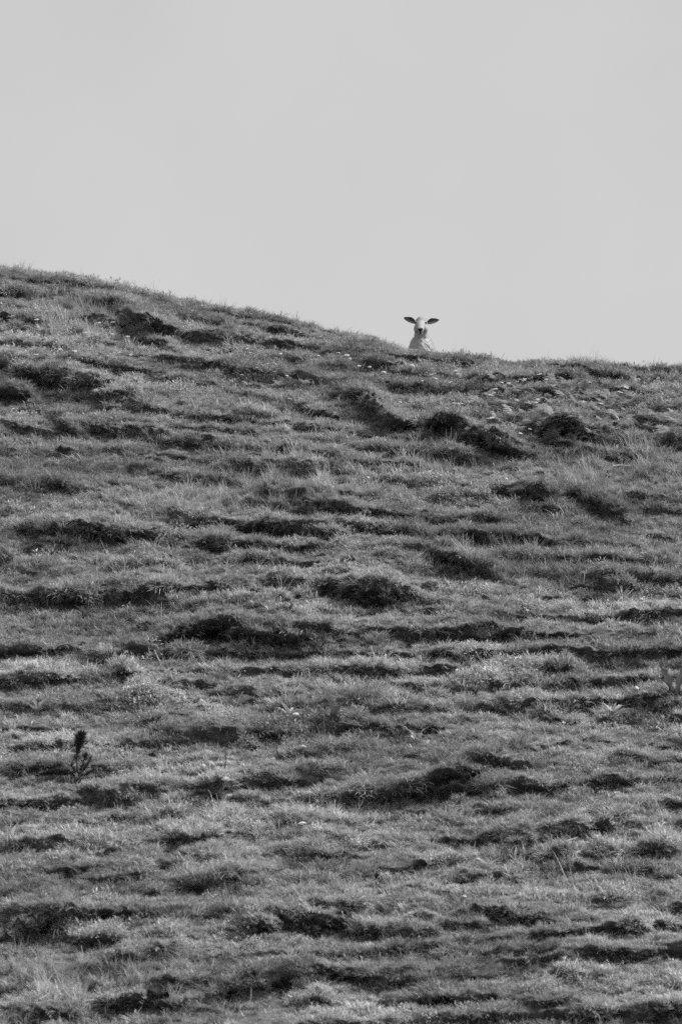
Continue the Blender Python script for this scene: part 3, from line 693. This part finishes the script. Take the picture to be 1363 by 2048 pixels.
# pale stones
STN = mat_simple('pale_stone', .40, .85, 0, .35, 40)
def stone(px, py, wpx, label, flat=.7):
    loc, nor = hit(px, py+wpx*.3); b2 = bmesh.new(); bmesh.ops.create_icosphere(b2, subdivisions=2, radius=1)
    ppm = FPX/loc.length; r = wpx/ppm/2; sd0 = random.uniform(0, 99)
    for v in b2.verts:
        k = 1+.28*float(fbm(np.array([v.co.x*1.3+sd0]), np.array([v.co.y*1.3+v.co.z*1.1]), 2)[0]); v.co = Vector((v.co.x*r*k, v.co.y*r*k*.8, v.co.z*r*flat*k))
    m = bpy.data.meshes.new('stone'); b2.to_mesh(m); b2.free(); m.materials.append(STN)
    o = bpy.data.objects.new('stone', m); C.objects.link(o); o.location = loc+Vector((0, -.02, r*flat*.6+.045)); o.rotation_euler = (random.uniform(-.3, .3), random.uniform(-.3, .3), random.uniform(0, 6.28)); tag(o, label, 'stone', 'pale stones in the grass')
for a in [(1272, 1387, 13, 'round white stone in the grass near the right edge'),
          (590, 1440, 15, 'pale stone beside the left thistle of the centre pair'), (574, 1442, 7, 'tiny pale stone left of the pale stone by the thistle'),
          (606, 1503, 12, 'flat pale stone in the grass below the two centre thistles', .45), (1281, 1209, 9, 'small white stone on the right slope under dark banks'),
          (1214, 1211, 6, 'tiny white stone left of the small white stone on the right slope'), (458, 1602, 17, 'pale stone left of the long bank in the lower middle', .6),
          (604, 1656, 22, 'wide pale flat stone between dark tussocks in the lower middle', .4), (956, 1730, 11, 'small pale stone on a bright ledge, lower right', .6),
          (927, 1804, 13, 'flat pale stone on the ledge above a dark bank, lower right', .5), (1046, 1926, 18, 'long pale stone on the ledge at bottom right', .4),
          (1254, 1509, 12, 'pale stone on the terrace at right, above a dark hole', .6), (823, 742, 12, 'white rock below the sheep', .9), (766, 754, 15, 'pale low rock on the slope below left of the sheep', .6),
          (406, 1545, 11, 'pale upright stone right of the gorse seedling', 1.1), (808, 716, 8, 'small white rock right under the sheep', .6)]: stone(*a)

# twigs and dead stems
TW_P = mat_simple('pale_twig', .5, .8, 0, .3, 30); TW_D = mat_simple('dark_stem', .05, .8, 0, .3, 30)
def twig(px, py, ln_px, ang, dark, label):
    """ang: degrees above horizontal in the picture plane; foot at the pixel"""
    loc, nor = hit(px, py); ppm = FPX/loc.length; ln = ln_px/ppm; a = R(ang); d = Vector((math.cos(a), random.uniform(-.1, .15), math.sin(a))).normalized()
    if abs(math.sin(a)) < .6: loc = loc+Vector((0, -.03, .06))
    V = []; F = []; n = 6; ph = random.uniform(0, 6)
    for i in range(n+1):
        t_ = i/n; c = d*(ln*t_)+Vector((.03*ln*math.sin(t_*5+ph), 0, .03*ln*math.sin(t_*4+ph*2)-.01)); r = (.0062 if not dark else .005)*(1-.5*t_); b = len(V)
        u = d.cross(Vector((0, 1, .2))).normalized(); q = d.cross(u)
        V += [c+u*(r*math.cos(k*1.257))+q*(r*math.sin(k*1.257)) for k in range(5)]
        if i: F += [(b-5+k, b-5+(k+1) % 5, b+(k+1) % 5, b+k) for k in range(5)]
    for s_ in (.45, .7):                                                         # short side shoots
        c = d*(ln*s_); e = (d+Vector((random.uniform(-1, 1), random.uniform(-.5, .5), random.uniform(-.2, .9)))).normalized()*ln*.22; b = len(V); k = Vector((.002, 0, .002))
        V += [c-k, c+k, c+e, c+Vector((0, .004, 0))]; F += [(b, b+1, b+2), (b+1, b+3, b+2), (b+3, b, b+2)]
    o = mesh_obj('twig', V, F, TW_D if dark else TW_P); o.location = loc; tag(o, label, 'twig', 'twigs and dead stems')
for a in [(1225, 943, 34, 4, 0, 'pale twig lying flat on the right slope'), (1275, 912, 28, 125, 0, 'pale leaning stick below the ferns near the right edge'),
          (1134, 1336, 40, 92, 1, 'thin dark upright stem on the right slope'), (1152, 1304, 20, 88, 0, 'short pale upright stem right of the thin dark stem'),
          (1318, 1450, 36, 122, 0, 'pale leaning stick left of the large dark thistle'), (884, 1466, 42, 158, 0, 'pale fallen twig above the pale thistle clump'),
          (802, 1589, 22, 165, 0, 'pale twig on the lip of the long bank in the lower middle'), (449, 1541, 58, 89, 1, 'tall thin dark stem right of the gorse seedling'),
          (106, 1878, 34, 78, 0, 'pale upright dead stem in the dark hollow at bottom left'), (80, 2013, 32, 30, 0, 'pale stick at the bottom left corner'),
          (717, 1960, 30, 8, 0, 'pale twig over a dark bank, bottom centre'), (499, 2008, 56, 86, 0, 'pale upright dead stem left of bottom centre'),
          (1037, 1984, 34, 172, 0, 'pale twig at the bottom right'), (1131, 1697, 26, 22, 0, 'pale twig over a dark tussock at lower right'),
          (422, 818, 26, 84, 1, 'short dark upright stem on the upper left slope'), (556, 1510, 32, 100, 1, 'short dark stem left of the flat pale stone'),
          (997, 722, 26, 62, 0, 'single bent grass stalk standing on the skyline right of the sheep'), (325, 1330, 40, 118, 0, 'pale leaning stem at the foot of the big central bank'),
          (290, 1130, 36, 140, 0, 'pale leaning stem on the dark left slope'), (232, 1775, 30, 118, 0, 'pale stem by a dark bank at lower left'),
          (1168, 945, 40, 95, 0, 'pale upright stem on the right slope below the black hollow'), (690, 1840, 22, 110, 0, 'pale stem hanging by the large dark bank at bottom centre')]: twig(*a)
